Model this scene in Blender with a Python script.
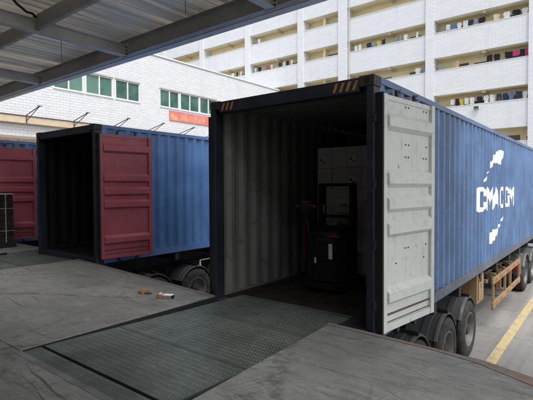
import bpy, bmesh, math, random
from mathutils import Vector, Matrix

random.seed(7)
R = math.radians
sc = bpy.context.scene
for o in list(bpy.data.objects):
    bpy.data.objects.remove(o)
COL = sc.collection

# ------------------------------------------------------------------ camera
YAW, PIT, ROL = R(38.38), R(1.615), R(0.305)
CAMZ = 3.07
cam_d = bpy.data.cameras.new('camera')
cam_d.sensor_width = 36.0
cam_d.lens = 36.0 * 437.57 / 533.0
cam_d.clip_start = 0.05
cam_d.clip_end = 2000
cam = bpy.data.objects.new('camera', cam_d)
COL.objects.link(cam)
cF = Vector((-math.sin(YAW) * math.cos(PIT), math.cos(YAW) * math.cos(PIT), -math.sin(PIT)))
cR = Vector((math.cos(YAW), math.sin(YAW), 0))
cU = cR.cross(cF)
cR2 = cR * math.cos(ROL) - cU * math.sin(ROL)
cU2 = cR * math.sin(ROL) + cU * math.cos(ROL)
cam.matrix_world = Matrix(((cR2.x, cU2.x, -cF.x, 0), (cR2.y, cU2.y, -cF.y, 0), (cR2.z, cU2.z, -cF.z, CAMZ), (0, 0, 0, 1)))
sc.camera = cam

# ------------------------------------------------------------------ sky and sun
SUN_EL, SUN_AZ = R(62), R(115)      # azimuth measured from +Y towards +X
world = bpy.data.worlds.new('World')
sc.world = world
world.use_nodes = True
wt = world.node_tree
wt.nodes.clear()
sky = wt.nodes.new('ShaderNodeTexSky')
sky.sky_type = 'NISHITA'
sky.sun_disc = False
sky.sun_elevation = SUN_EL
sky.sun_rotation = SUN_AZ
sky.air_density = 1.0
sky.dust_density = 3.0
hs = wt.nodes.new('ShaderNodeHueSaturation')
hs.inputs['Saturation'].default_value = 0.22      # thin bright cloud washes out the blue
bg = wt.nodes.new('ShaderNodeBackground')
bg.inputs['Strength'].default_value = 0.13
wo = wt.nodes.new('ShaderNodeOutputWorld')
wt.links.new(sky.outputs[0], hs.inputs['Color'])
wt.links.new(hs.outputs[0], bg.inputs['Color'])
wt.links.new(bg.outputs[0], wo.inputs['Surface'])

sd = bpy.data.lights.new('sun', 'SUN')
sd.energy = 1.0
sd.angle = R(25)
sd.color = (1.0, 0.985, 0.96)
sun = bpy.data.objects.new('sun', sd)
COL.objects.link(sun)
sdir = Vector((math.sin(SUN_AZ) * math.cos(SUN_EL), math.cos(SUN_AZ) * math.cos(SUN_EL), math.sin(SUN_EL)))
sun.rotation_euler = (-sdir).to_track_quat('-Z', 'Y').to_euler()
sun.location = (10, -20, 60)

sc.view_settings.view_transform = 'Standard'
sc.view_settings.look = 'None'
sc.view_settings.gamma = 1
sc.view_settings.use_curve_mapping = False
sc.view_settings.exposure = 1.15
sc.render.engine = 'CYCLES'
sc.cycles.max_bounces = 8
sc.cycles.diffuse_bounces = 5
sc.cycles.use_denoising = True

# ------------------------------------------------------------------ materials
class NT:
    def __init__(s, name):
        s.m = bpy.data.materials.new(name)
        s.m.use_nodes = True
        s.t = s.m.node_tree
        s.t.nodes.clear()
        s.out = s.t.nodes.new('ShaderNodeOutputMaterial')
        s.b = s.t.nodes.new('ShaderNodeBsdfPrincipled')
        s.t.links.new(s.b.outputs[0], s.out.inputs[0])
        s.g = s.t.nodes.new('ShaderNodeNewGeometry')
        s.pos = s.g.outputs['Position']
    def setin(s, sock, v):
        if isinstance(v, bpy.types.NodeSocket):
            s.t.links.new(v, sock)
        else:
            if sock.type == 'RGBA' and len(v) == 3:
                v = (*v, 1)
            sock.default_value = v
    def scale(s, vec, sx, sy, sz):
        n = s.t.nodes.new('ShaderNodeVectorMath'); n.operation = 'MULTIPLY'
        s.setin(n.inputs[0], vec); n.inputs[1].default_value = (sx, sy, sz)
        return n.outputs[0]
    def noise(s, vec=None, sc_=1.0, det=4, rough=.55, dist=0.0):
        n = s.t.nodes.new('ShaderNodeTexNoise')
        s.setin(n.inputs['Vector'], vec if vec is not None else s.pos)
        n.inputs['Scale'].default_value = sc_
        n.inputs['Detail'].default_value = det
        n.inputs['Roughness'].default_value = rough
        n.inputs['Distortion'].default_value = dist
        return n.outputs['Fac']
    def math(s, op, a, b=0.0, clamp=False):
        n = s.t.nodes.new('ShaderNodeMath'); n.operation = op; n.use_clamp = clamp
        s.setin(n.inputs[0], a); s.setin(n.inputs[1], b)
        return n.outputs[0]
    def rng(s, v, a, b, c=0.0, d=1.0):
        n = s.t.nodes.new('ShaderNodeMapRange'); n.interpolation_type = 'SMOOTHSTEP'
        s.setin(n.inputs['Value'], v)
        n.inputs['From Min'].default_value = a; n.inputs['From Max'].default_value = b
        n.inputs['To Min'].default_value = c; n.inputs['To Max'].default_value = d
        return n.outputs[0]
    def mix(s, f, a, b):
        n = s.t.nodes.new('ShaderNodeMix'); n.data_type = 'RGBA'
        s.setin(n.inputs['Factor'], f); s.setin(n.inputs[6], a); s.setin(n.inputs[7], b)
        return n.outputs[2]
    def xyz(s, vec=None):
        n = s.t.nodes.new('ShaderNodeSeparateXYZ'); s.setin(n.inputs[0], vec if vec is not None else s.pos)
        return n.outputs
    def comb(s, x, y, z):
        n = s.t.nodes.new('ShaderNodeCombineXYZ')
        for i, v in enumerate((x, y, z)):
            s.setin(n.inputs[i], v)
        return n.outputs[0]
    def lines(s, sc_, width, det=1, vec=None, dist=0.0):
        # thin curved lines: the contour of a soft noise
        v = s.noise(vec, sc_, det, .4, dist)
        d = s.math('ABSOLUTE', s.math('SUBTRACT', v, 0.5))
        return s.rng(d, width * .3, width, 1, 0)
    def bump(s, h, strength=.3, dist=.01):
        n = s.t.nodes.new('ShaderNodeBump')
        n.inputs['Strength'].default_value = strength
        n.inputs['Distance'].default_value = dist
        s.setin(n.inputs['Height'], h)
        s.t.links.new(n.outputs[0], s.b.inputs['Normal'])
    def done(s, col, rough=.6, metal=0.0, spec=.5):
        s.setin(s.b.inputs['Base Color'], col)
        s.setin(s.b.inputs['Roughness'], rough)
        s.setin(s.b.inputs['Metallic'], metal)
        s.b.inputs['Specular IOR Level'].default_value = spec
        return s.m

def paint(name, col, rough=.5, dirt=(.05, .045, .04), amount=.35, fade=1.25, metal=0.0, rust=0.0, streak=.5, spec=.4):
    """painted metal: faded patches, vertical run-off streaks, grime and a little rust"""
    n = NT(name)
    lo = n.noise(None, 1.1, 5, .6)
    c = n.mix(n.rng(lo, .35, .7), col, tuple(min(.95, x * fade + .01) for x in col))
    st = n.noise(n.scale(n.pos, 14, 14, .7), 1.0, 4, .6)
    stm = n.math('MULTIPLY', n.rng(st, .52, .75), streak)
    c = n.mix(stm, c, tuple(x * .55 + d * .45 for x, d in zip(col, dirt)))
    gr = n.noise(None, 7, 6, .7)
    c = n.mix(n.math('MULTIPLY', n.rng(gr, .5, .8), amount), c, dirt)
    if rust:
        rm = n.math('MULTIPLY', n.rng(n.noise(None, 9, 6, .7), .62, .7), n.rng(n.noise(None, 1.7, 2), .48, .62))
        c = n.mix(n.math('MULTIPLY', rm, rust), c, (.11, .04, .015))
    sp = n.lines(5.5, .006, 2, n.scale(n.pos, 1, 1, 2.2))
    c = n.mix(n.math('MULTIPLY', n.math('MULTIPLY', sp, n.rng(n.noise(None, 2.3, 2), .5, .62)), .45), c, tuple(min(.8, x * 1.6 + .06) for x in col))
    n.bump(n.noise(None, 30, 3), .12, .004)
    return n.done(c, n.rng(gr, .3, .8, max(.05, rough - .12), rough + .15), metal, spec)

def plain(name, col, rough=.6, metal=0.0, var=.25, sc_=12, spec=.4):
    n = NT(name)
    g = n.noise(None, sc_, 5, .6)
    c = n.mix(n.rng(g, .3, .7), tuple(x * (1 - var) for x in col), tuple(min(.95, x * (1 + var * .6)) for x in col))
    n.bump(g, .1, .005)
    return n.done(c, rough, metal, spec)

M = {}
M['blue'] = paint('blue_container_paint', (.068, .130, .255), .38, (.03, .04, .06), .3, 1.45, rust=1.0, streak=.55)
M['blue_deep'] = paint('deep_blue_container_paint', (.072, .165, .36), .38, (.03, .04, .06), .3, 1.4, rust=1.0, streak=.5)
M['navy'] = paint('dark_navy_frame_paint', (.012, .014, .022), .5, (.03, .028, .025), .3, 1.6, rust=.5)
M['cast'] = paint('rusty_casting', (.022, .018, .017), .6, (.07, .04, .02), .6, 1.4, rust=1)
M['black'] = plain('black_rubber', (.012, .012, .013), .7)
M['pale'] = paint('pale_grey_green_paint', (.62, .645, .61), .5, (.20, .17, .12), .4, 1.08, rust=.9, streak=.35)
M['maroon'] = paint('maroon_door_paint', (.34, .078, .098), .45, (.05, .02, .02), .25, 1.2, rust=.5, streak=.3)
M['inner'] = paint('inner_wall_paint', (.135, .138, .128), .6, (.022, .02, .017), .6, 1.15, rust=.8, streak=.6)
M['inner_shade'] = plain('shaded_inner_wall_tone', (.006, .006, .0065), .75, spec=.2)  # near-black stands in for the deep shade inside the hold
M['hazard'] = paint('hazard_yellow', (.36, .17, .035), .55, (.05, .04, .03), .45, 1.1)
M['white'] = paint('white_lettering', (.80, .81, .80), .5, (.35, .36, .36), .15, 1.0, streak=.1)
M['grey_rail'] = paint('grey_rail_paint', (.085, .10, .13), .5, (.06, .06, .06), .35, 1.3, rust=.4)
M['chassis'] = paint('chassis_black', (.02, .02, .02), .65, (.06, .05, .04), .5, 1.5, rust=.8)
M['mudguard'] = paint('mudguard_plastic', (.075, .078, .080), .5, (.15, .14, .125), .5, 1.5)
M['tyre'] = plain('tyre_rubber', (.040, .039, .037), .85, var=.55, sc_=9)
M['rim'] = paint('steel_rim', (.17, .165, .155), .6, (.07, .06, .05), .6, 1.1, metal=.3, rust=.4)
M['ochre'] = paint('ochre_steel', (.29, .19, .095), .6, (.09, .055, .035), .6, 1.15, rust=1.0)
M['red'] = plain('red_reflector', (.35, .03, .03), .35)
M['redpale'] = plain('worn_red_tape', (.34, .08, .05), .5)
M['silver'] = plain('bare_metal', (.45, .45, .46), .35, .8)
M['steel_lt'] = paint('canopy_beam_paint', (.56, .54, .50), .5, (.08, .075, .07), .35, 1.2, streak=.2)
M['steel_dk'] = paint('canopy_purlin_paint', (.40, .385, .36), .55, (.04, .04, .04), .35, 1.3, streak=.2)
M['gutter'] = paint('gutter_sheet', (.52, .485, .43), .45, (.1, .1, .1), .25, 1.2, streak=.2)
M['orange'] = plain('brown_packing_tape', (.34, .15, .05), .3)
M['yellowplastic'] = plain('yellow_plastic', (.36, .21, .06), .4)
M['greenbit'] = plain('olive_plastic', (.10, .11, .03), .5)
M['paper'] = plain('white_paper', (.75, .75, .74), .7, var=.06)
M['ink'] = plain('black_ink', (.02, .02, .02), .7)
M['wood'] = plain('pallet_wood', (.26, .18, .10), .75, var=.4, sc_=8)
M['film'] = plain('black_wrapping_film', (.028, .028, .026), .32, var=.5, sc_=9)
M['strap'] = plain('pale_strap', (.50, .48, .44), .5)
M['brackets'] = plain('rusty_bracket', (.10, .075, .06), .7)
M['beige'] = plain('beige_render', (.60, .49, .34), .8, var=.12, sc_=2)
M['balcony'] = plain('yellow_beige_paint', (.92, .81, .54), .8, var=.08, sc_=1.5)
M['balcony_dk'] = plain('beige_beam_paint', (.62, .55, .42), .8, var=.08, sc_=1.5)
M['brown_roof'] = plain('brown_sheet', (.20, .15, .11), .6, var=.3, sc_=3)
M['frame_white'] = plain('window_frame_white', (.78, .78, .77), .45, var=.05)
M['door_dk'] = plain('grey_brown_door', (.14, .12, .10), .6)
M['win_dk'] = plain('dark_window_glass', (.05, .06, .065), .12)
M['rope'] = plain('clothes_line', (.25, .25, .25), .6)
M['bolt'] = plain('black_bolt', (.015, .015, .015), .5)
M['cab'] = paint('cab_paint', (.55, .56, .57), .35, (.1, .1, .1), .2, 1.05)
M['redplastic'] = plain('red_plastic', (.10, .014, .014), .4)
M['concrete_edge'] = plain('dock_wall_concrete', (.22, .21, .20), .85, var=.3, sc_=4)

def m_glass():
    n = NT('green_window_glass')
    g = n.noise(None, .9, 3)
    oi = n.t.nodes.new('ShaderNodeObjectInfo').outputs['Random']
    c = n.mix(n.rng(g, .35, .65), (.03, .09, .07), (.075, .165, .135))
    c = n.mix(n.math('MULTIPLY', n.rng(oi, .45, 1.0), .6), c, (.15, .27, .22))  # random panes lightened: reflections put into the glass colour
    return n.done(c, .16, 0, .6)
M['glass'] = m_glass()

def scratch(n, ang, sc_=1.0, lo=.66):
    """mask of short straight scratches running at one angle"""
    vr = n.t.nodes.new('ShaderNodeVectorRotate'); vr.rotation_type = 'Z_AXIS'
    n.setin(vr.inputs['Vector'], n.pos); vr.inputs['Angle'].default_value = ang
    wob = n.noise(None, .9 * sc_, 2)
    o = n.xyz(vr.outputs[0])
    v = n.noise(n.comb(n.math('MULTIPLY', o[0], 1.2 * sc_), n.math('MULTIPLY', n.math('ADD', o[1], n.math('MULTIPLY', wob, .9)), 55 * sc_), 0.0), 1.0, 2, .5)
    return n.math('MULTIPLY', n.rng(v, lo, lo + .05), n.rng(n.noise(None, 1.1 * sc_ + ang, 3), .42, .6))

def m_dock():
    n = NT('worn_dock_floor')
    a = n.noise(None, .9, 6, .62)
    c = n.mix(n.rng(a, .32, .68), (.122, .124, .117), (.195, .197, .186))
    sm = n.noise(n.scale(n.pos, 1.0, 3.5, 1), 2.2, 6, .7, .6)
    c = n.mix(n.math('MULTIPLY', n.rng(sm, .5, .72), .55), c, (.042, .043, .042))
    pat = n.noise(n.scale(n.pos, 2.5, .9, 1), 1.3, 5, .65, .4)
    c = n.mix(n.math('MULTIPLY', n.rng(pat, .55, .7), .4), c, (.20, .20, .19))
    fine = n.noise(None, 60, 4, .7)
    c = n.mix(n.math('MULTIPLY', n.rng(fine, .45, .75), .35), c, (.04, .04, .04))
    for ax, sc_, k, cc in (((1.0, 1.6, 1), 5.0, .55, (.038, .039, .038)), ((1.7, .8, 1), 7.5, .5, (.21, .205, .195)), ((.5, 1.8, 1), 11, .45, (.03, .03, .03)), ((.35, 2.2, 1), 9, .4, (.23, .225, .21))):
        mo = n.noise(n.scale(n.pos, *ax), sc_, 6, .72, 1.2)
        c = n.mix(n.math('MULTIPLY', n.math('MULTIPLY', n.rng(mo, .53, .66), n.rng(n.noise(None, 1.3 + sc_ * .1, 3), .38, .62)), k), c, cc)
    # scuffs and scratch lines of several sizes
    for sc_, w, lo, k, cc in ((.8, .0007, .46, .6, (.30, .29, .27)), (1.9, .0013, .46, .6, (.28, .27, .25)), (2.6, .0016, .46, .8, (.05, .05, .05)),
                              (5.2, .0034, .46, .55, (.26, .25, .24)), (8.5, .0046, .46, .7, (.03, .03, .03))):
        ln = n.lines(sc_, w, 1.5, None, .35)
        ms = n.rng(n.noise(None, sc_ * 1.9 + .7, 3), lo, lo + .13)
        c = n.mix(n.math('MULTIPLY', n.math('MULTIPLY', ln, ms), k), c, cc)
    for ang, sc_, k, cc in ((.35, 1.0, .45, (.25, .245, .235)), (-.6, .8, .4, (.23, .225, .215)), (1.15, 1.3, .35, (.23, .225, .215)), (.1, .6, .7, (.03, .03, .03)), (2.2, .7, .6, (.03, .03, .03))):
        c = n.mix(n.math('MULTIPLY', scratch(n, ang, sc_, .63), k), c, cc)
    for sc_, w, k in ((.33, .010, .5), (.5, .012, .4)):       # faint curved tyre marks
        tm = n.lines(sc_, w, 0, None, .1)
        c = n.mix(n.math('MULTIPLY', n.math('MULTIPLY', tm, n.rng(n.noise(None, 9, 4, .7), .4, .6)), k), c, (.035, .035, .035))
    oil = n.math('MULTIPLY', n.rng(n.noise(None, 3.1, 4, .6), .66, .74), .4)
    c = n.mix(oil, c, (.03, .03, .03))
    for ax, k in (((.22, 2.6, 1), .5), ((2.4, .3, 1), .35)):
        st = n.noise(n.scale(n.pos, *ax), 3.0, 5, .75, .8)
        c = n.mix(n.math('MULTIPLY', n.rng(st, .56, .68), k), c, (.035, .036, .035))
        st = n.lines(2.0, .0025, 2, n.scale(n.pos, *ax))
        c = n.mix(n.math('MULTIPLY', n.math('MULTIPLY', st, n.rng(a, .45, .6)), .45), c, (.24, .235, .22))
    n.bump(n.math('ADD', n.math('MULTIPLY', fine, .4), sm), .25, .006)
    return n.done(c, n.rng(sm, .3, .75, .42, .72), 0, .45)
M['dock'] = m_dock()

def m_dockedge():
    n = NT('worn_red_dock_edge')
    a = n.noise(None, 3.2, 6, .7)
    b = n.noise(None, 16, 5, .7)
    c = n.mix(n.rng(n.math('ADD', n.math('MULTIPLY', a, .6), n.math('MULTIPLY', b, .4)), .43, .58), (.125, .125, .12), (.172, .105, .086))
    c = n.mix(n.math('MULTIPLY', n.rng(n.noise(None, 24, 5, .7), .5, .68), .6), c, (.06, .045, .04))
    n.bump(b, .3, .006)
    return n.done(c, .75)
M['dock_edge'] = m_dockedge()

def m_plate(name, base, hi):
    n = NT(name)
    a = n.noise(None, 1.6, 6, .65)
    c = n.mix(n.rng(a, .35, .65), base, hi)
    b = n.noise(n.scale(n.pos, 1, 2.2, 1), 5, 6, .7, .4)
    c = n.mix(n.math('MULTIPLY', n.rng(b, .5, .75), .55), c, tuple(x * .4 for x in base))
    d = n.noise(n.scale(n.pos, 3, 1.0, 1), 2.4, 5, .65)
    c = n.mix(n.math('MULTIPLY', n.rng(d, .6, .72), .45), c, (.13, .13, .125))
    for ang, k in ((.3, .5), (-.5, .4), (1.4, .4)):
        c = n.mix(n.math('MULTIPLY', scratch(n, ang, 2.0), k), c, (.22, .23, .215))
    wp = n.noise(n.scale(n.pos, 2.2, .35, 1), 1.0, 3)
    c = n.mix(n.math('MULTIPLY', n.rng(wp, .5, .66), .5), c, tuple(x * 1.9 for x in base))
    rs = n.math('MULTIPLY', n.rng(n.noise(None, 11, 6, .7), .58, .68), n.rng(n.noise(None, 1.1, 2), .48, .6))
    c = n.mix(n.math('MULTIPLY', rs, .5), c, (.09, .055, .035))
    return n.done(c, n.rng(b, .3, .7, .34, .62), .25, .5)
M['plate'] = m_plate('tread_plate_steel', (.055, .066, .060), (.085, .098, .089))
M['studs'] = m_plate('tread_stud_worn_steel', (.080, .094, .086), (.145, .158, .147))
M['smoothplate'] = m_plate('smooth_lip_steel', (.10, .105, .105), (.16, .16, .16))

def m_ground():
    n = NT('yard_concrete')
    a = n.noise(None, .35, 6, .6)
    c = n.mix(n.rng(a, .3, .7), (.20, .193, .182), (.29, .28, .265))
    b = n.noise(None, 2.2, 6, .7)
    c = n.mix(n.math('MULTIPLY', n.rng(b, .5, .75), .5), c, (.15, .145, .135))
    tr = n.noise(n.scale(n.pos, 2.6, .12, 1), 1.0, 4, .6)
    c = n.mix(n.math('MULTIPLY', n.rng(tr, .47, .66), .6), c, (.13, .125, .12))
    sp = n.noise(None, 5.5, 5, .7)
    c = n.mix(n.math('MULTIPLY', n.rng(sp, .56, .68), .5), c, (.10, .095, .09))
    o = n.xyz()
    def joint(s_, per):
        f = n.math('ABSOLUTE', n.math('SUBTRACT', n.math('FRACT', n.math('DIVIDE', s_, per)), .5))
        return n.rng(f, .5 - .012 / per, .5 - .006 / per)
    j = n.math('MAXIMUM', joint(o[0], 4.0), joint(o[1], 5.0))
    c = n.mix(n.math('MULTIPLY', j, .7), c, (.07, .068, .065))
    cr = n.lines(.5, .0012, 4)
    c = n.mix(n.math('MULTIPLY', cr, .35), c, (.09, .085, .08))
    n.bump(n.noise(None, 40, 4), .25, .004)
    return n.done(c, .8)
M['ground'] = m_ground()

def m_line():
    n = NT('worn_yellow_line_paint')
    w = n.noise(None, 5, 6, .75)
    c = n.mix(n.rng(w, .47, .62), (.50, .40, .19), (.32, .29, .23))
    return n.done(c, .75)
M['line'] = m_line()

def m_tile(name, tile, mortar, bw, rh, axis, mort):
    n = NT(name)
    o = n.xyz()
    v = n.comb(o[axis], o[2], 0.0)
    br = n.t.nodes.new('ShaderNodeTexBrick')
    n.setin(br.inputs['Vector'], v)
    br.inputs['Scale'].default_value = 1
    br.inputs['Brick Width'].default_value = bw
    br.inputs['Row Height'].default_value = rh
    br.inputs['Mortar Size'].default_value = mort
    br.inputs['Mortar Smooth'].default_value = .2
    n.setin(br.inputs['Color1'], tile); n.setin(br.inputs['Color2'], tuple(x * .93 for x in tile)); n.setin(br.inputs['Mortar'], mortar)
    st = n.noise(n.scale(n.pos, 1.6, 1.6, .12), 1.0, 5, .6)
    c = n.mix(n.math('MULTIPLY', n.rng(st, .5, .75), .35), br.outputs['Color'], tuple(x * .72 for x in tile))
    n.bump(br.outputs['Fac'], -.25, .01)
    return n.done(c, .4)
M['tile_small'] = m_tile('white_facade_tiles', (.70, .715, .735), (.55, .565, .585), .48, .16, 0, .012)

def m_brick():
    n = NT('white_glazed_brick')
    wn = n.noise(None, 3.0, 2)
    isl = n.t.nodes.new('ShaderNodeNewGeometry').outputs['Random Per Island']
    c = n.mix(isl, (.64, .655, .675), (.70, .71, .725))
    st = n.noise(n.scale(n.pos, 2, 1.2, .12), 1.0, 5, .6)
    c = n.mix(n.math('MULTIPLY', n.rng(st, .52, .75), .3), c, (.50, .50, .50))
    return n.done(c, .35)
M['brick'] = m_brick()
M['mortar'] = plain('grey_mortar', (.56, .57, .58), .9, var=.15, sc_=2)

def m_roofsheet():
    n = NT('galvanised_roof_sheet')
    a = n.noise(n.scale(n.pos, .8, .2, 1), 1.0, 5, .6)
    c = n.mix(n.rng(a, .3, .7), (.40, .385, .355), (.52, .505, .475))
    m = n.done(c, n.rng(a, .3, .7, .38, .55), .15, .5)
    # streaky translucency, added to brighten the underside and the dock
    tl = n.t.nodes.new('ShaderNodeBsdfTranslucent'); tl.inputs[0].default_value = (.90, .86, .78, 1)
    mx = n.t.nodes.new('ShaderNodeMixShader')
    st = n.noise(n.scale(n.pos, 4.0, .25, 1), 1.0, 2)
    n.setin(mx.inputs[0], n.rng(st, .38, .72, .16, .32))
    n.t.links.new(n.b.outputs[0], mx.inputs[1]); n.t.links.new(tl.outputs[0], mx.inputs[2]); n.t.links.new(mx.outputs[0], n.out.inputs[0])
    return m
M['sheet'] = m_roofsheet()

def m_carton():
    n = NT('brown_carton')
    oi = n.t.nodes.new('ShaderNodeObjectInfo').outputs['Random']
    c = n.mix(oi, (.56, .53, .49), (.68, .65, .61))
    g = n.noise(None, 5, 4)
    c = n.mix(n.math('MULTIPLY', n.rng(g, .4, .7), .3), c, (.44, .40, .36))
    return n.done(c, .45, 0, .5)
M['carton'] = m_carton()

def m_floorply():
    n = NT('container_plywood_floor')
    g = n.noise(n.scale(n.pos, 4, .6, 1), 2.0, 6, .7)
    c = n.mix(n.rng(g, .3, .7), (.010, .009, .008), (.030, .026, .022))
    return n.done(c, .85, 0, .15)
M['ply'] = m_floorply()

# ------------------------------------------------------------------ mesh helpers
class MB:
    def __init__(s):
        s.v = []; s.f = []; s.mi = []
    def add(s, vs, fs, mi=0):
        b = len(s.v)
        s.v += [tuple(v) for v in vs]
        for f in fs:
            s.f.append(tuple(i + b for i in f)); s.mi.append(mi)
        return s
    def box(s, x0, x1, y0, y1, z0, z1, mi=0):
        if x0 > x1: x0, x1 = x1, x0
        if y0 > y1: y0, y1 = y1, y0
        if z0 > z1: z0, z1 = z1, z0
        return s.add([(x0, y0, z0), (x1, y0, z0), (x1, y1, z0), (x0, y1, z0), (x0, y0, z1), (x1, y0, z1), (x1, y1, z1), (x0, y1, z1)],
                     [(3, 2, 1, 0), (4, 5, 6, 7), (0, 1, 5, 4), (1, 2, 6, 5), (2, 3, 7, 6), (3, 0, 4, 7)], mi)
    def prism(s, poly, axis, a, b, mi=0):
        """extrude a 2D polygon along an axis: 'x' -> poly is (y,z); 'y' -> (x,z); 'z' -> (x,y)"""
        def pt(p, t):
            return {'x': (t, p[0], p[1]), 'y': (p[0], t, p[1]), 'z': (p[0], p[1], t)}[axis]
        n = len(poly)
        vs = [pt(p, a) for p in poly] + [pt(p, b) for p in poly]
        fs = [tuple(range(n - 1, -1, -1)), tuple(range(n, 2 * n))]
        fs += [(i, (i + 1) % n, n + (i + 1) % n, n + i) for i in range(n)]
        return s.add(vs, fs, mi)
    def tube(s, pts, r, n=8, mi=0):
        pts = [Vector(p) for p in pts]
        rings = []
        for i, p in enumerate(pts):
            d = (pts[min(i + 1, len(pts) - 1)] - pts[max(i - 1, 0)]).normalized()
            a = d.orthogonal().normalized()
            if abs(d.z) < .95:
                a = d.cross(Vector((0, 0, 1))).normalized()
            bb = d.cross(a)
            rr = r[i] if isinstance(r, (list, tuple)) else r
            rings.append([p + (a * math.cos(2 * math.pi * k / n) + bb * math.sin(2 * math.pi * k / n)) * rr for k in range(n)])
        vs = [v for rg in rings for v in rg]
        fs = []
        for i in range(len(rings) - 1):
            for k in range(n):
                fs.append((i * n + k, i * n + (k + 1) % n, (i + 1) * n + (k + 1) % n, (i + 1) * n + k))
        fs.append(tuple(range(n - 1, -1, -1))); fs.append(tuple((len(rings) - 1) * n + k for k in range(n)))
        return s.add(vs, fs, mi)
    def lathe_x(s, prof, cy, cz, n=32, mi=0):
        """revolve (x, r) profile around an axis parallel to X through (cy, cz)"""
        vs = []
        for x, r in prof:
            for k in range(n):
                a = 2 * math.pi * k / n
                vs.append((x, cy + r * math.cos(a), cz + r * math.sin(a)))
        fs = []
        for i in range(len(prof) - 1):
            for k in range(n):
                fs.append((i * n + k, i * n + (k + 1) % n, (i + 1) * n + (k + 1) % n, (i + 1) * n + k))
        return s.add(vs, fs, mi)
    def mesh(s, name):
        me = bpy.data.meshes.new(name)
        me.from_pydata(s.v, [], s.f)
        if any(s.mi):
            me.polygons.foreach_set('material_index', s.mi)
        bm = bmesh.new(); bm.from_mesh(me)
        bmesh.ops.recalc_face_normals(bm, faces=bm.faces)
        bm.to_mesh(me); bm.free()
        me.update()
        return me
    def build(s, name, mats, parent=None, smooth=None, bev=0.0):
        me = s.mesh(name)
        return link(name, me, mats, parent, smooth, bev)

def link(name, me, mats, parent=None, smooth=None, bev=0.0):
    if not isinstance(mats, (list, tuple)):
        mats = [mats]
    if not me.materials:
        for m in mats:
            me.materials.append(M[m])
    o = bpy.data.objects.new(name, me)
    COL.objects.link(o)
    o.parent = parent
    if smooth is not None:
        me.set_sharp_from_angle(angle=R(smooth))
        me.polygons.foreach_set('use_smooth', [True] * len(me.polygons))
    if bev:
        md = o.modifiers.new('bevel', 'BEVEL'); md.width = bev; md.segments = 2; md.limit_method = 'ANGLE'; md.angle_limit = R(40)
    return o

def again(name, src, parent, loc=(0, 0, 0), rot=(0, 0, 0), scl=(1, 1, 1)):
    o = src.copy(); o.name = name
    COL.objects.link(o)
    o.parent = parent; o.location = loc; o.rotation_euler = rot; o.scale = scl
    return o

def tag(o, label=None, cat=None, group=None, kind=None):
    if label: o['label'] = label
    if cat: o['category'] = cat
    if group: o['group'] = group
    if kind: o['kind'] = kind
    return o

def empty(name, loc=(0, 0, 0), rz=0.0, parent=None):
    o = bpy.data.objects.new(name, None)
    COL.objects.link(o)
    o.location = loc; o.rotation_euler = (0, 0, rz); o.parent = parent
    o.empty_display_size = .2
    return o

ORD = ['first', 'second', 'third', 'fourth', 'fifth', 'sixth', 'seventh', 'eighth', 'ninth', 'tenth', 'eleventh', 'twelfth', 'thirteenth', 'fourteenth', 'fifteenth', 'sixteenth']

# ------------------------------------------------------------------ ground
g = MB().add([(-900, -900, 0), (900, -900, 0), (900, 900, 0), (-900, 900, 0)], [(0, 1, 2, 3)]).build('ground', 'ground')
tag(g, 'light grey stained concrete yard beside the dock', kind='structure')
yl = MB().add([(-1.72, 5.2, .004), (-1.55, 5.2, .004), (-1.55, 30, .004), (-1.72, 30, .004)], [(0, 1, 2, 3)]).build('road_marking', 'line')
tag(yl, 'worn yellow line painted on the yard along the blue lettered container', kind='structure')

# ------------------------------------------------------------------ loading dock
DZ = 1.60
dock = empty('loading_dock', (0, 0, 0))
tag(dock, 'scratched grey loading dock platform with worn red edges', kind='structure')
def slab(poly, edge=None, w=.07):
    """a dock slab; edge = indices of the front edge run, given a steel strip of its own"""
    b = MB(); b.prism(poly, 'z', 0, DZ)
    b.build('platform_slab', 'dock', dock, bev=.012)
def strip(pts, w):
    vs = []; fs = []
    n = len(pts)
    for i, p in enumerate(pts):
        a = pts[max(i - 1, 0)]; c = pts[min(i + 1, n - 1)]
        d = Vector((c[0] - a[0], c[1] - a[1], 0)).normalized()
        nn = Vector((d.y, -d.x, 0))
        ww = w[i]
        vs += [(p[0], p[1], 0), (p[0] + nn.x * ww, p[1] + nn.y * ww, 0)]
    top = [(x + (0 if k % 2 else 0), y, DZ + .004) for k, (x, y, _) in enumerate(vs)]
    b = MB()
    m = len(top)
    lowv = [(x, y, DZ - .09) for x, y, _ in top]
    # top sheet and front lip, 4 mm proud of the slab
    for i in range(n - 1):
        fs.append((2 * i, 2 * i + 2, 2 * i + 3, 2 * i + 1))
    b.add(top, fs)
    fr = []
    for i, p in enumerate(pts):
        a = pts[max(i - 1, 0)]; c = pts[min(i + 1, n - 1)]
        d = Vector((c[0] - a[0], c[1] - a[1], 0)).normalized(); nn = Vector((-d.y, d.x, 0)) * .004
        fr += [(p[0] + nn.x, p[1] + nn.y, DZ + .004), (p[0] + nn.x, p[1] + nn.y, DZ - .1)]
    b.add(fr, [(2 * i, 2 * i + 1, 2 * i + 3, 2 * i + 2) for i in range(n - 1)])
    b.build('edge_strip', 'dock_edge', dock)
PL, PR, PB = -4.22, -2.30, 1.70            # pit of the near leveller
edgeR = [(-2.39, 4.11), (-1.9, 4.08), (-1.24, 4.03), (-.84, 3.99), (-.43, 3.85), (.1, 3.66), (.8, 3.45), (2.4, 3.2), (9, 2.9)]
edgeL = [(-8.75, 4.69), (-7.2, 4.54), (-5.6, 4.37), (-4.235, 4.21)]
slab(edgeR + [(9, PB), (PR + .03, PB)])
slab(edgeL + [(PL, PB), (-8.75, PB)])
slab([(-11.05, 5.05), (-11.05, PB), (-12.95, PB), (-12.95, 5.12)])
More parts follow.
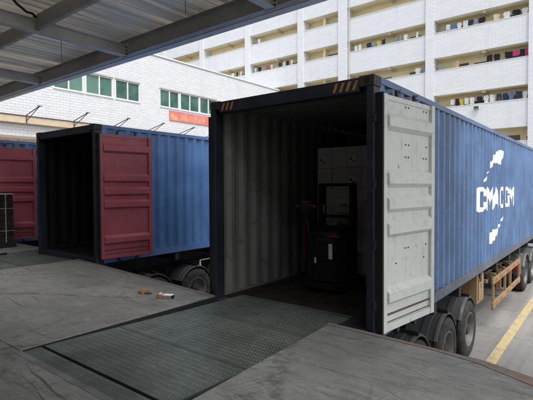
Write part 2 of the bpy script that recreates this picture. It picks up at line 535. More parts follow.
slab([(-12.97, 4.40), (-12.97, PB), (-34, PB), (-34, 4.6)])
slab([(9, PB - .004), (9, -7.99), (-34, -7.99), (-34, PB - .004)])
strip(edgeR, [.07, .06, .05, .09, .14, .15, .15, .15, .15])
strip(edgeL, [.05, .07, .06, .06])
strip([(-12.95, 5.12), (-11.05, 5.05)], [.05, .05])

# ------------------------------------------------------------------ dock levellers
def leveller(x0, x1, zf, yend, label, studs=True):
    root = empty('dock_leveller', ((x0 + x1) / 2, PB, DZ))
    tag(root, label, 'dock leveller', 'dock levellers')
    hw = (x1 - x0) / 2 - .045
    for sx in (-1, 1):
        xx = sx * ((x1 - x0) / 2 - .007)
        MB().box(xx - .006, xx + .006, .02, 2.5, -1.59, -.006).build('toe_guard', 'black', root)
    MB().box(-(x1 - x0) / 2 + .02, (x1 - x0) / 2 - .02, .165, .185, -1.55, -.05).build('hinge_beam', 'black', root)
    dz = zf - DZ
    MB().box(-hw, hw, .0, .158, -.03, -.004).build('hinge_plate', 'plate', root)
    MB().box(-hw - .03, hw + .03, -.06, -.002, -.03, .003).build('rear_strip', 'smoothplate', root)
    yh, yl_ = .192, 2.02
    # deck: two sheets with a weld seam, sloping towards the container
    def z_at(y): return -.004 + (dz + .004) * (y - yh) / (yl_ - yh)
    for a, b_, nm in ((yh, .985, 'deck_plate'), (.993, yl_, 'deck_plate')):
        mb = MB()
        mb.add([(-hw, a, z_at(a)), (hw, a, z_at(a)), (hw, b_, z_at(b_)), (-hw, b_, z_at(b_)),
                (-hw, a, z_at(a) - .02), (hw, a, z_at(a) - .02), (hw, b_, z_at(b_) - .02), (-hw, b_, z_at(b_) - .02)],
               [(0, 1, 2, 3), (7, 6, 5, 4), (0, 4, 5, 1), (1, 5, 6, 2), (2, 6, 7, 3), (3, 7, 4, 0)])
        mb.build(nm, 'plate', root)
    # lip resting on the container floor
    ye = yend - PB
    lip = MB()
    z0, z1 = z_at(yl_), 1.545 - DZ
    lip.add([(-hw, yl_ + .006, z0), (hw, yl_ + .006, z0), (hw - .05, ye, z1), (-hw + .05, ye, z1),
             (-hw, yl_ + .006, z0 - .02), (hw, yl_ + .006, z0 - .02), (hw - .05, ye, z1 - .012), (-hw + .05, ye, z1 - .012)],
            [(0, 1, 2, 3), (7, 6, 5, 4), (0, 4, 5, 1), (1, 5, 6, 2), (2, 6, 7, 3), (3, 7, 4, 0)])
    lip.build('lip', 'plate', root)
    if studs:
        # raised tread studs, thousands of them, one mesh
        def field(ya, yb, zfun, name):
            mb = MB()
            p = .034
            ny = int((yb - ya - .02) / p); nx = int((2 * hw - .04) / p)
            for j in range(ny):
                for i in range(nx):
                    x = -hw + .03 + (i + .5 + (.5 if j % 2 else 0)) * p; y = ya + .015 + (j + .5) * p
                    if random.random() < .04: continue
                    s_ = 1 if j % 2 else -1
                    l, w, h = .0095, .0030, .003
                    c, s2 = math.cos(.78) , math.sin(.78) * s_
                    z = zfun(y)
                    def q(u, v, hh): return (x + u * c - v * s2, y + u * s2 + v * c, z + hh)
                    mb.add([q(-l, 0, 0), q(0, -w, 0), q(l, 0, 0), q(0, w, 0), q(-l * .4, 0, h), q(l * .4, 0, h)],
                           [(0, 1, 4), (1, 5, 4), (1, 2, 5), (2, 3, 5), (3, 4, 5), (3, 0, 4)])
            o = mb.build(name, 'studs', root)
            o['kind'] = 'stuff'
        field(.0, .158, lambda y: -.004, 'tread_studs')
        field(yh, .985, z_at, 'tread_studs')
        field(.993, yl_, z_at, 'tread_studs')
        field(yl_ + .03, ye - .08, lambda y: z0 + (z1 - z0) * (y - yl_) / (ye - yl_), 'tread_studs')
    MB().box(-hw - .02, hw + .02, .1, 2.3, -1.58, -1.5).build('pit_floor', 'chassis', root)
    return root
leveller(PL, PR, 1.545, 4.66, 'green grey studded steel leveller plate leading into the open lettered container')
leveller(-11.05, -8.75, 1.555, 4.80, 'dark leveller plate in front of the black container opening')

# ------------------------------------------------------------------ containers
PER = .278
CW, CH, CL = 2.438, 2.85, 12.192
FLOOR = .123
def corr(s0, s1, out, inn):
    """trapezoid profile along s: list of (s, offset)"""
    pts = []
    n = int((s1 - s0) / PER)
    pad = (s1 - s0 - n * PER) / 2
    pts.append((s0, out))
    s = s0 + pad
    for k in range(n):
        pts += [(s + .036, out), (s + .106, inn), (s + .174, inn), (s + .244, out)]
        s += PER
    pts.append((s1, out))
    return pts
SIDE = corr(.17, CL - .17, -.010, -.052)
def side_x(y):
    for (a, xa), (b_, xb) in zip(SIDE, SIDE[1:]):
        if a <= y <= b_:
            return xa + (xb - xa) * (y - a) / (b_ - a)
    return -.012

def sheet(prof, lo, hi, fn, th, name, mats, parent):
    """a pressed sheet with thickness: outside faces slot 0, inside faces slot 1"""
    b = MB(); n = len(prof)
    vs = []
    for s_, o_ in prof:
        vs += [fn(s_, o_, lo), fn(s_, o_, hi), fn(s_, o_ - th, lo), fn(s_, o_ - th, hi)]
    f0, f1 = [], []
    for i in range(n - 1):
        a, c = 4 * i, 4 * (i + 1)
        f0.append((a, c, c + 1, a + 1)); f1.append((a + 2, a + 3, c + 3, c + 2))
        f1.append((a, a + 2, c + 2, c)); f1.append((a + 1, c + 1, c + 3, a + 3))
    b.add(vs, f0, 0); base = len(b.v) - len(vs)
    for f in f1:
        b.f.append(f); b.mi.append(1)
    me = bpy.data.meshes.new(name); me.from_pydata(b.v, [], b.f)
    me.polygons.foreach_set('material_index', b.mi)
    return link(name, me, mats, parent)

RIBS = (.105, .345, .452, .558, .845)
def door_mesh(w, h):
    """door leaf seen from its inner side: x = width, y = thickness (+ towards the viewer), z = height"""
    prof = [(0, 0)]
    rb = []
    for f in reversed(RIBS):
        zc = h * (1 - f)
        rb.append((zc - .115, zc - .07, zc + .03, zc + .085))
    for a, b_, c, d in rb:
        prof += [(a, 0), (b_, .058), (c, .058), (d, 0)]
    prof.append((h, 0))
    m = MB()
    vs = []
    for z, o_ in prof:
        vs += [(.07, o_, z), (w - .085, o_, z), (.07, -.03, z), (w - .085, -.03, z)]
    fs = []
    for i in range(len(prof) - 1):
        a, c = 4 * i, 4 * i + 4
        fs += [(a, a + 1, c + 1, c), (a + 2, c + 2, c + 3, a + 3), (a, c, c + 2, a + 2), (a + 1, a + 3, c + 3, c + 1)]
    m.add(vs, fs)
    return m

def container(loc, rz, label, body, door, big, inner='inner', group='shipping containers', front='navy', stripes=True, full=True):
    root = empty('shipping_container', loc, rz)
    tag(root, label, 'container', group)
    W, H, L = CW, CH, CL
    # corner posts, rails, header and sill
    for x0, x1 in ((-.09, -.006), (-W + .006, -W + .09)):
        MB().box(x0, x1, .004, .176, .12, H - .12).build('corner_post', front, root, bev=.008)
        MB().box(x0 + .012, x1 - .012, L - .176, L - .004, .12, H - .12).build('corner_post', body, root, bev=.006)
    cast = None
    for x0 in (-.178, -W):
        for y0 in (0, L - .178):
            for z0 in (0, H - .118):
                b = MB()
                b.box(x0, x0 + .178, y0, y0 + .162 + .016, z0, z0 + .118)
                c = b.build('corner_casting', 'cast' if y0 == 0 else body, root, bev=.01)
                # recessed eye on the outward faces
                e = MB()
                xs = x0 + .178 + .002 if x0 > -1 else x0 - .002
                def oval(cy, cz, ry, rzz, n=12): return [(cy + ry * math.cos(2 * math.pi * k / n), cz + rzz * math.sin(2 * math.pi * k / n)) for k in range(n)]
                e.prism(oval(y0 + .09, z0 + .06, .028, .04), 'x', xs - .004, xs)
                e.build('eye', 'bolt', c); e = MB()
                ys = y0 - .002 if y0 == 0 else y0 + .18
                e.prism(oval(x0 + .09, z0 + .06, .028, .04), 'y', ys, ys + .004 if y0 == 0 else ys - .004)
                e.build('eye', 'bolt', c)
    hd = MB(); hd.box(-W + .178, -.178, .006, .14, H - .165, H - .012).build('door_header', front, root, bev=.008)
    MB().box(-W + .178, -.178, .01, .16, .0, FLOOR - .006).build('door_sill', front, root, bev=.006)
    if stripes:
        for xs in [-2.23 + .08 * k for k in range(3)] + [-.50 + .08 * k for k in range(4)]:
            MB().prism([(xs, H - .14), (xs + .035, H - .14), (xs + .075, H - .04), (xs + .04, H - .04)], 'y', .0035, .0065).build('hazard_stripe', 'hazard', root)
    def lined(o, xa, under):
        # faces turned to the hold carry the inner colour
        sx = -1 if xa > -1 else 1
        o.data.materials.append(M[inner])
        for p in o.data.polygons:
            if p.normal.x * sx > .9 or (under and p.normal.z < -.9):
                p.material_index = 1
    for xa in (-.06, -W):
        lined(MB().box(xa, xa + .06, .178, L - .178, H - .075, H - .004).build('top_side_rail', body, root), xa, True)
        lined(MB().box(xa + .004, xa + .056, .178, L - .178, .002, .155).build('bottom_side_rail', 'grey_rail' if big else body, root), xa, False)
    MB().box(-W + .178, -.178, L - .1, L - .01, H - .08, H - .01).build('end_rail', body, root)
    # walls, roof and floor
    sheet(SIDE, .156, H - .076, lambda s_, o_, t: (o_, s_, t), .004, 'side_panel', [body, inner], root)
    sheet(SIDE, .156, H - .076, lambda s_, o_, t: (-W - o_, s_, t), .004, 'side_panel', [body, inner], root)
    roofp = corr(.14, L - .1, H - .02, H - .045)
    sheet(roofp, -W + .062, -.062, lambda s_, o_, t: (t, s_, o_), .004, 'roof_panel', [body, inner], root)
    endp = corr(-W + .1, -.1, L - .02, L - .056)
    sheet(endp, .1, H - .08, lambda s_, o_, t: (s_, o_, t), .004, 'end_panel', [body, inner], root)
    n = 8; pw = (W - .12) / n
    for k in range(n):
        MB().box(-W + .06 + k * pw + .003, -W + .06 + (k + 1) * pw - .003, .166, L - .1, FLOOR - .03, FLOOR).build('floor_board', 'ply' if big else 'inner_shade', root)
    # doors, swung right round against the side walls
    dw, dh = 1.17, H - .30
    for side in (1, -1):
        hx = .05 if side == 1 else -W - .05
        d = empty('door', (hx, .075, .10), 0, root)
        ang = .135
        d.rotation_euler = (0, 0, (math.pi / 2 - ang) if side == 1 else (math.pi / 2 + ang))
        if side == 1:
            d.scale = (1, -1, 1)
        # door local: x along the leaf away from the hinge, +y outward (mirrored for one hand)
        MB().box(0, .068, -.035, .034, 0, dh).build('door_edge', door, d, bev=.004)
        MB().box(dw - .083, dw, -.035, .034, 0, dh).build('door_edge', door, d, bev=.004)
        MB().box(.07, dw - .085, -.035, .012, dh - .055, dh).build('door_rail', door, d, bev=.004)
        MB().box(.07, dw - .085, -.035, .026, 0, .075).build('door_rail', door, d, bev=.004)
        door_mesh(dw, dh).build('door_panel', door, d)
        MB().box(.07, dw - .085, .0, .016, .172, .186).build('seal_strip', 'brackets', d)
        MB().box(.07, dw - .085, .0, .012, .092, .098).build('seal_strip', 'brackets', d)
        MB().box(-.028, -.002, -.06, .03, -.01, dh + .01).build('gasket', 'black', d)
        for k, xr in enumerate((.42, .82)):
            rod = MB(); rod.tube([(xr, -.062, -.06), (xr, -.062, dh + .07)], .017, 8)
            rod.prism([(xr - .02, dh + .03), (xr + .02, dh + .03), (xr + .02, dh + .08), (xr + .06, dh + .085), (xr + .065, dh + .11), (xr - .01, dh + .10), (xr - .02, dh + .07)], 'y', -.075, -.05)
            rod.box(xr - .025, xr + .03, -.085, -.035, -.085, -.04)
            rod.build('lock_rod', 'chassis', d, smooth=40)
        for zz in (.25, .9, 1.55, 2.25):
            MB().box(-.085, .06, -.05, -.037, zz, zz + .09).build('hinge', front, d)
        for f in (.035, .20, .255, .66, .72, .93):
            z = dh * (1 - f)
            for xx in (.50, .57, .93, 1.0) if f != .72 else (.30, .95):
                if f in (.20, .66) and xx in (.93,): continue
                MB().prism([(xx + .0095 * math.cos(a * .785), z + .0095 * math.sin(a * .785)) for a in range(8)], 'y', .001, .007).build('bolt', 'bolt', d)
    return root

def on_corr(me, name, parent, y0, y1, z0, z1, fit=True):
    """lay a flat outline over the corrugated side wall: (x, y) of the outline become (y, z) of the wall"""
    bm = bmesh.new(); bm.from_mesh(me)
    if fit:
        xs = [v.co.x for v in bm.verts]; ys = [v.co.y for v in bm.verts]
        a, b_, c, d = min(xs), max(xs), min(ys), max(ys)
        for v in bm.verts:
            v.co.x = y0 + (v.co.x - a) / (b_ - a) * (y1 - y0)
            v.co.y = z0 + (v.co.y - c) / (d - c) * (z1 - z0)
    for s_, _ in SIDE:
        if y0 - .05 < s_ < y1 + .05:
            bmesh.ops.bisect_plane(bm, geom=bm.verts[:] + bm.edges[:] + bm.faces[:], plane_co=(s_, 0, 0), plane_no=(1, 0, 0), dist=1e-5)
    for v in bm.verts:
        y, z = v.co.x, v.co.y
        v.co = (side_x(y) + .003, y, z)
    me2 = bpy.data.meshes.new(name); bm.to_mesh(me2); bm.free()
    for p in me2.polygons: pass
    return link(name, me2, 'white', parent)

def polymesh(pts):
    bm = bmesh.new()
    f = bm.faces.new([bm.verts.new((a, b_, 0)) for a, b_ in pts])
    f.normal_update()
    bmesh.ops.triangulate(bm, faces=[f])
    me = bpy.data.meshes.new('tmp'); bm.to_mesh(me); bm.free()
    return me

C1 = (-1.972, 4.312, 4.257 - CH)
c1 = container(C1, 0, 'blue container with white lettering, backed to the dock with pale grey doors open', 'blue', 'pale', True)
# lettering and emblem on the right-hand wall (wall coordinates: y from the door end, z from the bottom)
ly, lz = C1[1], C1[2]
# chunky outlines in a unit box, (across, up)
GLYPH = {
    'C': [(1.0, .62), (1.0, .84), (.84, 1), (.20, 1), (.0, .84), (.0, .16), (.20, 0), (.84, 0), (1.0, .16), (1.0, .38), (.74, .38), (.74, .22), (.68, .18), (.34, .18), (.27, .24), (.27, .76), (.34, .82), (.68, .82), (.74, .78), (.74, .62)],
    'G': [(1.0, .66), (1.0, .84), (.84, 1), (.20, 1), (.0, .84), (.0, .16), (.20, 0), (1.0, 0), (1.0, .56), (.50, .56), (.50, .40), (.74, .40), (.74, .18), (.34, .18), (.27, .24), (.27, .76), (.34, .82), (.68, .82), (.74, .78), (.74, .66)],
    'M': [(0, 0), (.22, 0), (.22, .55), (.46, .06), (.56, .06), (.80, .55), (.80, 0), (1.02, 0), (1.02, 1), (.80, 1), (.51, .40), (.22, 1), (0, 1)],
    'A': [(-.05, 0), (.22, 0), (.31, .22), (.73, .22), (.82, 0), (1.09, 0), (.66, 1), (.38, 1)],
}
for ch, a, b_ in (('C', 8.82, 9.58), ('M', 9.66, 10.22), ('A', 10.20, 10.82), ('C', 10.92, 11.44), ('G', 11.50, 12.06), ('M', 12.14, 12.70)):
    on_corr(polymesh([(a - ly + u * (b_ - a), 2.58 - lz + v * .48) for u, v in GLYPH[ch]]), 'letter', c1, a - ly - .1, b_ - ly + .1, 0, 1, fit=False)
def emblem(pts):
    on_corr(polymesh([(a - ly, b_ - lz) for a, b_ in pts]), 'emblem', c1, min(p[0] for p in pts) - ly, max(p[0] for p in pts) - ly, 0, 1, fit=False)
emblem([(9.86, 3.44), (10.0, 3.42), (10.22, 3.56), (10.55, 3.58), (11.0, 3.56), (11.12, 3.60), (11.3, 3.86), (11.12, 3.90), (10.72, 3.86), (10.45, 3.78), (10.2, 3.70), (10.05, 3.58)])
emblem([(9.42, 3.14), (9.50, 3.16), (9.74, 3.30), (9.82, 3.38), (9.70, 3.34), (9.52, 3.24)])
emblem([(9.92, 1.86), (10.25, 1.88), (10.62, 1.98), (10.74, 2.10), (10.92, 2.16), (10.98, 2.24), (10.80, 2.20), (10.55, 2.12), (10.30, 2.16), (10.02, 2.10), (9.94, 2.0)])
emblem([(11.05, 2.24), (11.2, 2.28), (11.4, 2.42), (11.44, 2.48), (11.26, 2.40)])

c2 = container((-8.18, 4.77, 4.38 - CH), R(1.2), 'blue container with maroon open doors and pitch-dark opening, mid left', 'blue_deep', 'maroon', False, 'inner_shade', stripes=False)
c3 = container((-13.2, 4.52, 4.42 - CH), 0, 'farthest left blue container with maroon door behind the black wrapped stack', 'blue_deep', 'maroon', False, 'inner_shade', stripes=False)

# ------------------------------------------------------------------ trailers
def wheel_meshes():
    ty = MB()
    ty.lathe_x([(-.29, .30), (-.30, .36), (-.295, .44), (-.27, .495), (-.25, .508), (-.21, .510), (-.205, .498), (-.185, .498), (-.18, .510), (-.12, .510), (-.115, .498), (-.095, .498),
                (-.09, .510), (-.05, .508), (-.03, .495), (-.006, .44), (0, .37), (-.01, .31), (-.03, .295)], 0, 0, 40)
    rm = MB()
    rm.lathe_x([(-.29, .30), (-.03, .298), (-.012, .305), (-.008, .29), (-.03, .275), (-.12, .255), (-.145, .20), (-.135, .15), (-.13, .0001)], 0, 0, 36)
    hb = MB()
    hb.lathe_x([(-.128, .115), (-.06, .105), (-.035, .085), (-.03, .0001)], 0, 0, 20)
    nuts = MB()
    for k in range(10):
        a = 2 * math.pi * k / 10
        y, z = .165 * math.cos(a), .165 * math.sin(a)
        nuts.prism([(y + .014 * math.cos(j * 1.047), z + .014 * math.sin(j * 1.047)) for j in range(6)], 'x', -.142, -.112)
    return [x.mesh(n_) for x, n_ in ((ty, 'tyre'), (rm, 'rim'), (hb, 'hub'), (nuts, 'wheel_nuts'))]
WM = wheel_meshes()
for me, m_ in zip(WM, ('tyre', 'rim', 'chassis', 'rim')):
    me.materials.append(M[m_])
    me.set_sharp_from_angle(angle=R(50)); me.polygons.foreach_set('use_smooth', [True] * len(me.polygons))
def wheel(parent, x, y, side, r=.51):
    w = empty('wheel', (x, y, r), 0, parent)
    if side < 0: w.rotation_euler = (0, 0, math.pi)
    w.scale = (1, r / .51, r / .51)
    for me in WM:
        o = bpy.data.objects.new(me.name, me); COL.objects.link(o); o.parent = w
        o.rotation_euler = (random.random() * 6, 0, 0)
    return w
def GP(r, w):
    return ((-.002, r - .014), (.006, r + .002), (-.02, r + .018), (-.05, r + .020), (-.056, r + .010), (-.15, r + .010), (-.156, r + .022), (-.26, r + .022), (-.266, r + .010), (-w, r + .010), (-w, r + .002), (-.03, r + .001), (-.008, r - .006), (-.010, r - .014))
def guard_mesh(r, w, a0, a1):
    K = len(GP(r, w))
    mg = MB(); n = 18
    vs = []
    for i in range(n + 1):
        a = a0 + (a1 - a0) * i / n
        c, s_ = math.cos(a), math.sin(a)
        for x, rr in GP(r, w):
            vs.append((x, rr * c, rr * s_))
    fs = []
    for i in range(n):
        for k in range(K):
            fs.append((K * i + k, K * i + (k + 1) % K, K * i + K + (k + 1) % K, K * i + K + k))
    fs += [tuple(range(K)), tuple(K * n + k for k in range(K))]
    mg.add(vs, fs)
    me = mg.mesh('mudguard'); me.materials.append(M['mudguard'])
    me.set_sharp_from_angle(angle=R(40)); me.polygons.foreach_set('use_smooth', [True] * len(me.polygons))
    return me
GM = guard_mesh(.562, .50, R(30), R(152))
GB = MB().box(-.30, .012, -.02, .02, .562, .61).mesh('guard_bracket'); GB.materials.append(M['chassis'])
GT = MB().box(-.20, -.02, -.05, .06, .582, .586).mesh('pale_tape'); GT.materials.append(M['white'])

def trailer(loc, rz, zb, label, axles=(1.44, 2.74, 4.04), detail=True):
    root = empty('semi_trailer', (loc[0], loc[1], 0), rz)
    tag(root, label, 'trailer', 'trailers under the containers')
    W = CW
    for xc in (-W / 2 - .55, -W / 2 + .55):
        b = MB()
        b.box(xc - .07, xc + .07, .1, 12.3, zb - .03, zb - .006); b.box(xc - .07, xc + .07, .1, 9.6, zb - .42, zb - .40)
        b.box(xc - .07, xc + .07, 9.6, 12.3, zb - .22, zb - .20)
        b.box(xc - .01, xc + .01, .1, 9.6, zb - .399, zb - .031); b.box(xc - .01, xc + .01, 9.601, 12.3, zb - .199, zb - .031)
        b.build('main_beam', 'chassis', root)
    for y in (.12, 2.1, 3.4, 4.9, 6.4, 7.9, 9.4, 10.9, 12.1):
        MB().box(-W + .03, -.03, y, y + .12, zb - .19, zb - .032).build('cross_member', 'chassis', root, bev=.005)
    for k, y in enumerate((.12, 12.1)):
        for x in (-.17, -W + .03):
            MB().box(x, x + .14, y - .05, y + .16, zb - .031, zb - .008).build('twist_lock', 'chassis', root)
    MB().box(-W + .05, -.05, -.02, .06, .45, .60).build('rear_bumper', 'redpale', root)
    for y in axles:
        ax = MB(); ax.tube([(-W + .2, y, .51), (-.2, y, .51)], .07, 10); ax.build('axle', 'chassis', root, smooth=40)
        for xc in (-W / 2 - .55, -W / 2 + .55):
            MB().prism([(y - .5, zb - .47), (y + .5, zb - .47), (y + .42, .64), (y + .1, .58), (y - .1, .58), (y - .42, .64)], 'x', xc - .04, xc + .04).build('spring', 'chassis', root)
        for x, s_ in ((0, 1), (-.335, 1), (-W, -1), (-W + .335, -1)):
            wheel(root, x, y, s_)
        for x, s_ in ((-.03, 1), (-W + .03, -1)):
            gobj = bpy.data.objects.new('mudguard', GM); COL.objects.link(gobj); gobj.parent = root
            gobj.location = (x, y, .52); gobj.rotation_euler = (0, 0, 0 if s_ > 0 else math.pi)
            bo = bpy.data.objects.new('guard_bracket', GB); COL.objects.link(bo); bo.parent = gobj
            bo.location = (0, 0, .018)
            to = bpy.data.objects.new('pale_tape', GT); COL.objects.link(to); to.parent = gobj
            to.location = (-.04, .0, -.001); to.rotation_euler = (-.62, 0, 0)
    if detail:
        # tool box, landing leg, side guard of ochre posts and rails
        t = MB().box(-.52, -.06, 4.80, 5.32, zb - .62, zb - .06).build('tool_box', 'ochre', root, bev=.012)
        MB().box(-.055, -.045, 4.86, 5.26, zb - .56, zb - .12).build('lid', 'ochre', t, bev=.004)
        MB().box(-.044, -.03, 5.02, 5.10, zb - .32, zb - .25).build('latch', 'silver', t)
        for x in (-.5, -W + .5):
            lg = MB(); lg.box(x - .06, x + .06, 9.16, 9.28, .25, zb - .2); lg.box(x - .12, x + .12, 9.1, 9.34, .21, .25)
            lg.tube([(x, 9.22, .6), (x, 8.6, zb - .2)], .025, 8)
            lg.build('landing_leg', 'ochre', root)
        gd = empty('side_guard', (0, 0, 0), 0, root)
        for y in (6.02, 7.35, 8.05, 9.35):
            MB().box(-.055, -.005, y, y + .055, .42, zb - .28).build('guard_post', 'ochre', gd, bev=.004)
            MB().tube([(-.03, y + .027, zb - .3), (-.62, y + .027, zb - .09)], .02, 8).build('guard_strut', 'chassis', gd)
        for z in (.46, .97):
            MB().box(-.045, -.002, 5.98, 9.44, z, z + .12).build('guard_rail', 'ochre', gd, bev=.004)
            for y in (6.12, 6.7, 7.5, 8.3, 8.85):
                MB().box(-.0015, .0005, y, y + .28, z + .035, z + .085).build('reflective_tape', 'redpale', gd)
        for y, z, r_ in ((6.3, .95, .16), (7.2, .92, .15)):
            tk = MB(); tk.tube([(-W / 2 + .25, y - .02, z), (-.35, y - .02, z)], r_, 14); tk.build('air_tank', 'chassis', root, smooth=40)
        pk = MB()
        for k in range(4):
            pk.box(-.9 + .18 * k, -.76 + .18 * k, 5.6, 9.3, zb - .30, zb - .24)
        pk.build('under_rack', 'brackets', root)
        for y in (5.7, 6.6, 7.6, 8.6):
            MB().box(-1.0, -.08, y, y + .09, zb - .37, zb - .303).build('timber_block', 'wood', root)
            cb = MB(); cb.tube([(-.75, y + .1, zb - .24), (-.5, y + .4, zb - .42), (-.3, y + .75, zb - .36), (-.25, y + 1.0, zb - .22)], .018, 6)
            cb.build('hose', 'black', root, smooth=60)
    return root
trailer((C1[0], C1[1]), 0, C1[2], 'black semi-trailer with ochre side guard under the white-lettered container')
trailer((-8.18, 4.77), R(1.2), 4.38 - CH, 'black semi-trailer with dusty mudguards under the middle maroon-doored container', axles=(1.5, 2.8, 4.1), detail=False)
trailer((-13.2, 4.52), 0, 4.42 - CH, 'black semi-trailer under the farthest left container', axles=(1.5, 2.8, 4.1), detail=False)

# ------------------------------------------------------------------ tractor unit (mostly beyond the frame)
tr = empty('truck_tractor', (-1.972, 14.0, 0))
tag(tr, 'truck tractor with dark mudguards at the far end of the lettered container', 'truck')
for xc in (-CW / 2 - .42, -CW / 2 + .42):
    MB().box(xc - .04, xc + .04, -.2, 5.9, .78, 1.02).build('chassis_rail', 'chassis', tr)
for y in (.75, 2.1, 5.0):
    wheel(tr, 0, y, 1); wheel(tr, -CW, y, -1)
    if y < 3:
        wheel(tr, -.335, y, 1); wheel(tr, -CW + .335, y, -1)
    for x, s_ in ((.02, 1), (-CW - .02, -1)):
        go = bpy.data.objects.new('mudguard', GM); COL.objects.link(go); go.parent = tr
        go.location = (x, y, .52); go.rotation_euler = (0, 0, 0 if s_ > 0 else math.pi)
    MB().tube([(-CW + .2, y, .51), (-.2, y, .51)], .07, 10).build('axle', 'chassis', tr)
MB().box(-.30, -.06, -.19, -.14, .72, .86).build('tail_lamp', 'red', tr, bev=.01)
MB().box(-.4, -.02, -.13, .02, .62, .95).build('rear_flap', 'mudguard', tr)
MB().prism([(3.3, 1.0), (5.75, 1.0), (5.8, 1.7), (5.55, 2.9), (5.2, 3.15), (3.4, 3.15), (3.3, 2.9)], 'x', -CW + .0, -.0).build('cab_body', 'cab', tr, bev=.06)
MB().prism([(4.2, 2.0), (5.35, 2.0), (5.2, 2.75), (4.2, 2.75)], 'x', -.002, .006).build('side_window', 'win_dk', tr)
MB().box(-CW + .05, -.05, 5.3, 5.82, .35, .99).build('front_bumper', 'chassis', tr, bev=.03)
ft = MB(); ft.tube([(-.35, 2.75, .62), (-.35, 4.3, .62)], .3, 18); ft.build('fuel_tank', 'silver', tr, smooth=40)

# ------------------------------------------------------------------ canopy
CZ_ = CAMZ + 3.3
can = empty('steel_canopy', (0, 6.6, 0))
tag(can, 'grey steel canopy with beams and ribbed roof sheets over the loading dock', 'canopy')
def cb(x0, x1, y0, y1, z0, z1): return (x0, x1, y0 - 6.6, y1 - 6.6, z0, z1)
XA, XB = -34, 4
YC = 2.60            # inner edge of the canopy; the unseen gap behind it is left to light the dock
# edge channel and gutter
b = MB(); b.box(*cb(XA, XB, 6.50, 6.512, CZ_ + .02, CZ_ + .36)); b.box(*cb(XA, XB, 6.513, 6.60, CZ_ + .006, CZ_ + .02)); b.box(*cb(XA, XB, 6.42, 6.5, CZ_ + .361, CZ_ + .375))
b.box(*cb(XA, XB, 6.44, 6.499, CZ_ + .006, CZ_ + .02))
b.build('edge_beam', 'steel_dk', can)
gt = MB(); gt.prism([(.005, CZ_ + .30), (.005, CZ_ - .005), (.21, CZ_ - .005), (.24, CZ_ + .30), (.232, CZ_ + .30), (.203, CZ_ + .003), (.013, CZ_ + .003), (.013, CZ_ + .30)], 'x', XA, XB)
gt.build('gutter', 'gutter', can)
for x in (-32.9, -28.2, -23.55, -18.9, -14.28, -9.63, -5.0, -.35, 3.7):
    b = MB(); hb_ = .27
    b.box(*cb(x - .09, x + .09, YC + .05, 6.498, CZ_, CZ_ + .014)); b.box(*cb(x - .09, x + .09, YC + .05, 6.498, CZ_ + hb_ - .014, CZ_ + hb_))
    b.box(*cb(x - .006, x + .006, YC + .05, 6.498, CZ_ + .0145, CZ_ + hb_ - .0145))
    bo = b.build('main_beam', 'steel_lt', can)
    pl = MB(); pl.box(*cb(x - .13, x + .13, 6.482, 6.4985, CZ_ - .02, CZ_ + hb_ + .03)).build('end_plate', 'steel_lt', bo)
    for xx in (-.09, .09):
        for zz in (.05, .13, .21):
            MB().box(*cb(x + xx - .015, x + xx + .015, 6.468, 6.481, CZ_ + zz - .015, CZ_ + zz + .015)).build('bolt', 'bolt', bo)
for y in (2.75, 4.3):
    b = MB(); z0 = CZ_ + .06
    b.box(*cb(XA, XB, y, y + .008, z0, z0 + .30)); b.box(*cb(XA, XB, y + .0085, y + .09, z0, z0 + .01)); b.box(*cb(XA, XB, y + .0085, y + .09, z0 + .29, z0 + .30))
    b.build('purlin', 'steel_dk', can)
# roof sheets: trapezoid ribs running out over the yard, one sheet per metre
prof = []
def rib(x0):
    p = []
    for k in range(4):
        s = x0 + k * .25
        p += [(s, 0), (s + .15, 0), (s + .175, .010), (s + .225, .010)]
    p.append((x0 + 1.0, 0))
    return p
shm = None
for k in range(XB - XA):
    if shm is None:
        b = MB(); pp = rib(0); vs = []
        for s_, o_ in pp:
            vs += [(s_, YC - 6.6, o_), (s_, .05, o_), (s_, YC - 6.6, o_ + .003), (s_, .05, o_ + .003)]
        fs = []
        for i in range(len(pp) - 1):
            a, c = 4 * i, 4 * i + 4
            fs += [(a, a + 1, c + 1, c), (a + 2, c + 2, c + 3, a + 3)]
        b.add(vs, fs); shm = b.build('roof_sheet', 'sheet', can)
        shm.location = (XA, 0, CZ_ + .385)
    else:
        again('roof_sheet', shm, can, (XA + k, 0, CZ_ + .385 + (.0015 if k % 2 else 0)))
cbv = MB(); cbv.tube([(-8.3, 3.0 - 6.6, CZ_ + .375), (-8.7, 3.4 - 6.6, CZ_ + .28), (-9.0, 3.7 - 6.6, CZ_ + .24), (-9.3, 4.0 - 6.6, CZ_ + .26), (-9.5, 4.2 - 6.6, CZ_ + .34), (-9.55, 4.29 - 6.6, CZ_ + .30)], .024, 8)
cbv.build('cable', 'black', can, smooth=60)
for x, y in ((-10.5, 5.3), (-5.9, 5.2)):
    MB().tube([(x, y - 6.6, CZ_ + .385), (x, y - 6.6, CZ_ - .25)], .005, 6).build('hanger_rod', 'chassis', can)
# rear wall of the covered dock, behind the viewer
wb = MB().box(-34, 12, -8.3, -8.0, 0, 9.5).build('warehouse_wall', 'concrete_edge')
wr = MB().box(-34, 4, -7.99, 1.0, 6.6, 6.85).build('added_blocking_roof', 'concrete_edge', wb)  # unseen roof, added to keep low sky light out of the container
tag(wb, 'grey warehouse wall closing the covered dock at the back', 'wall', kind='structure')

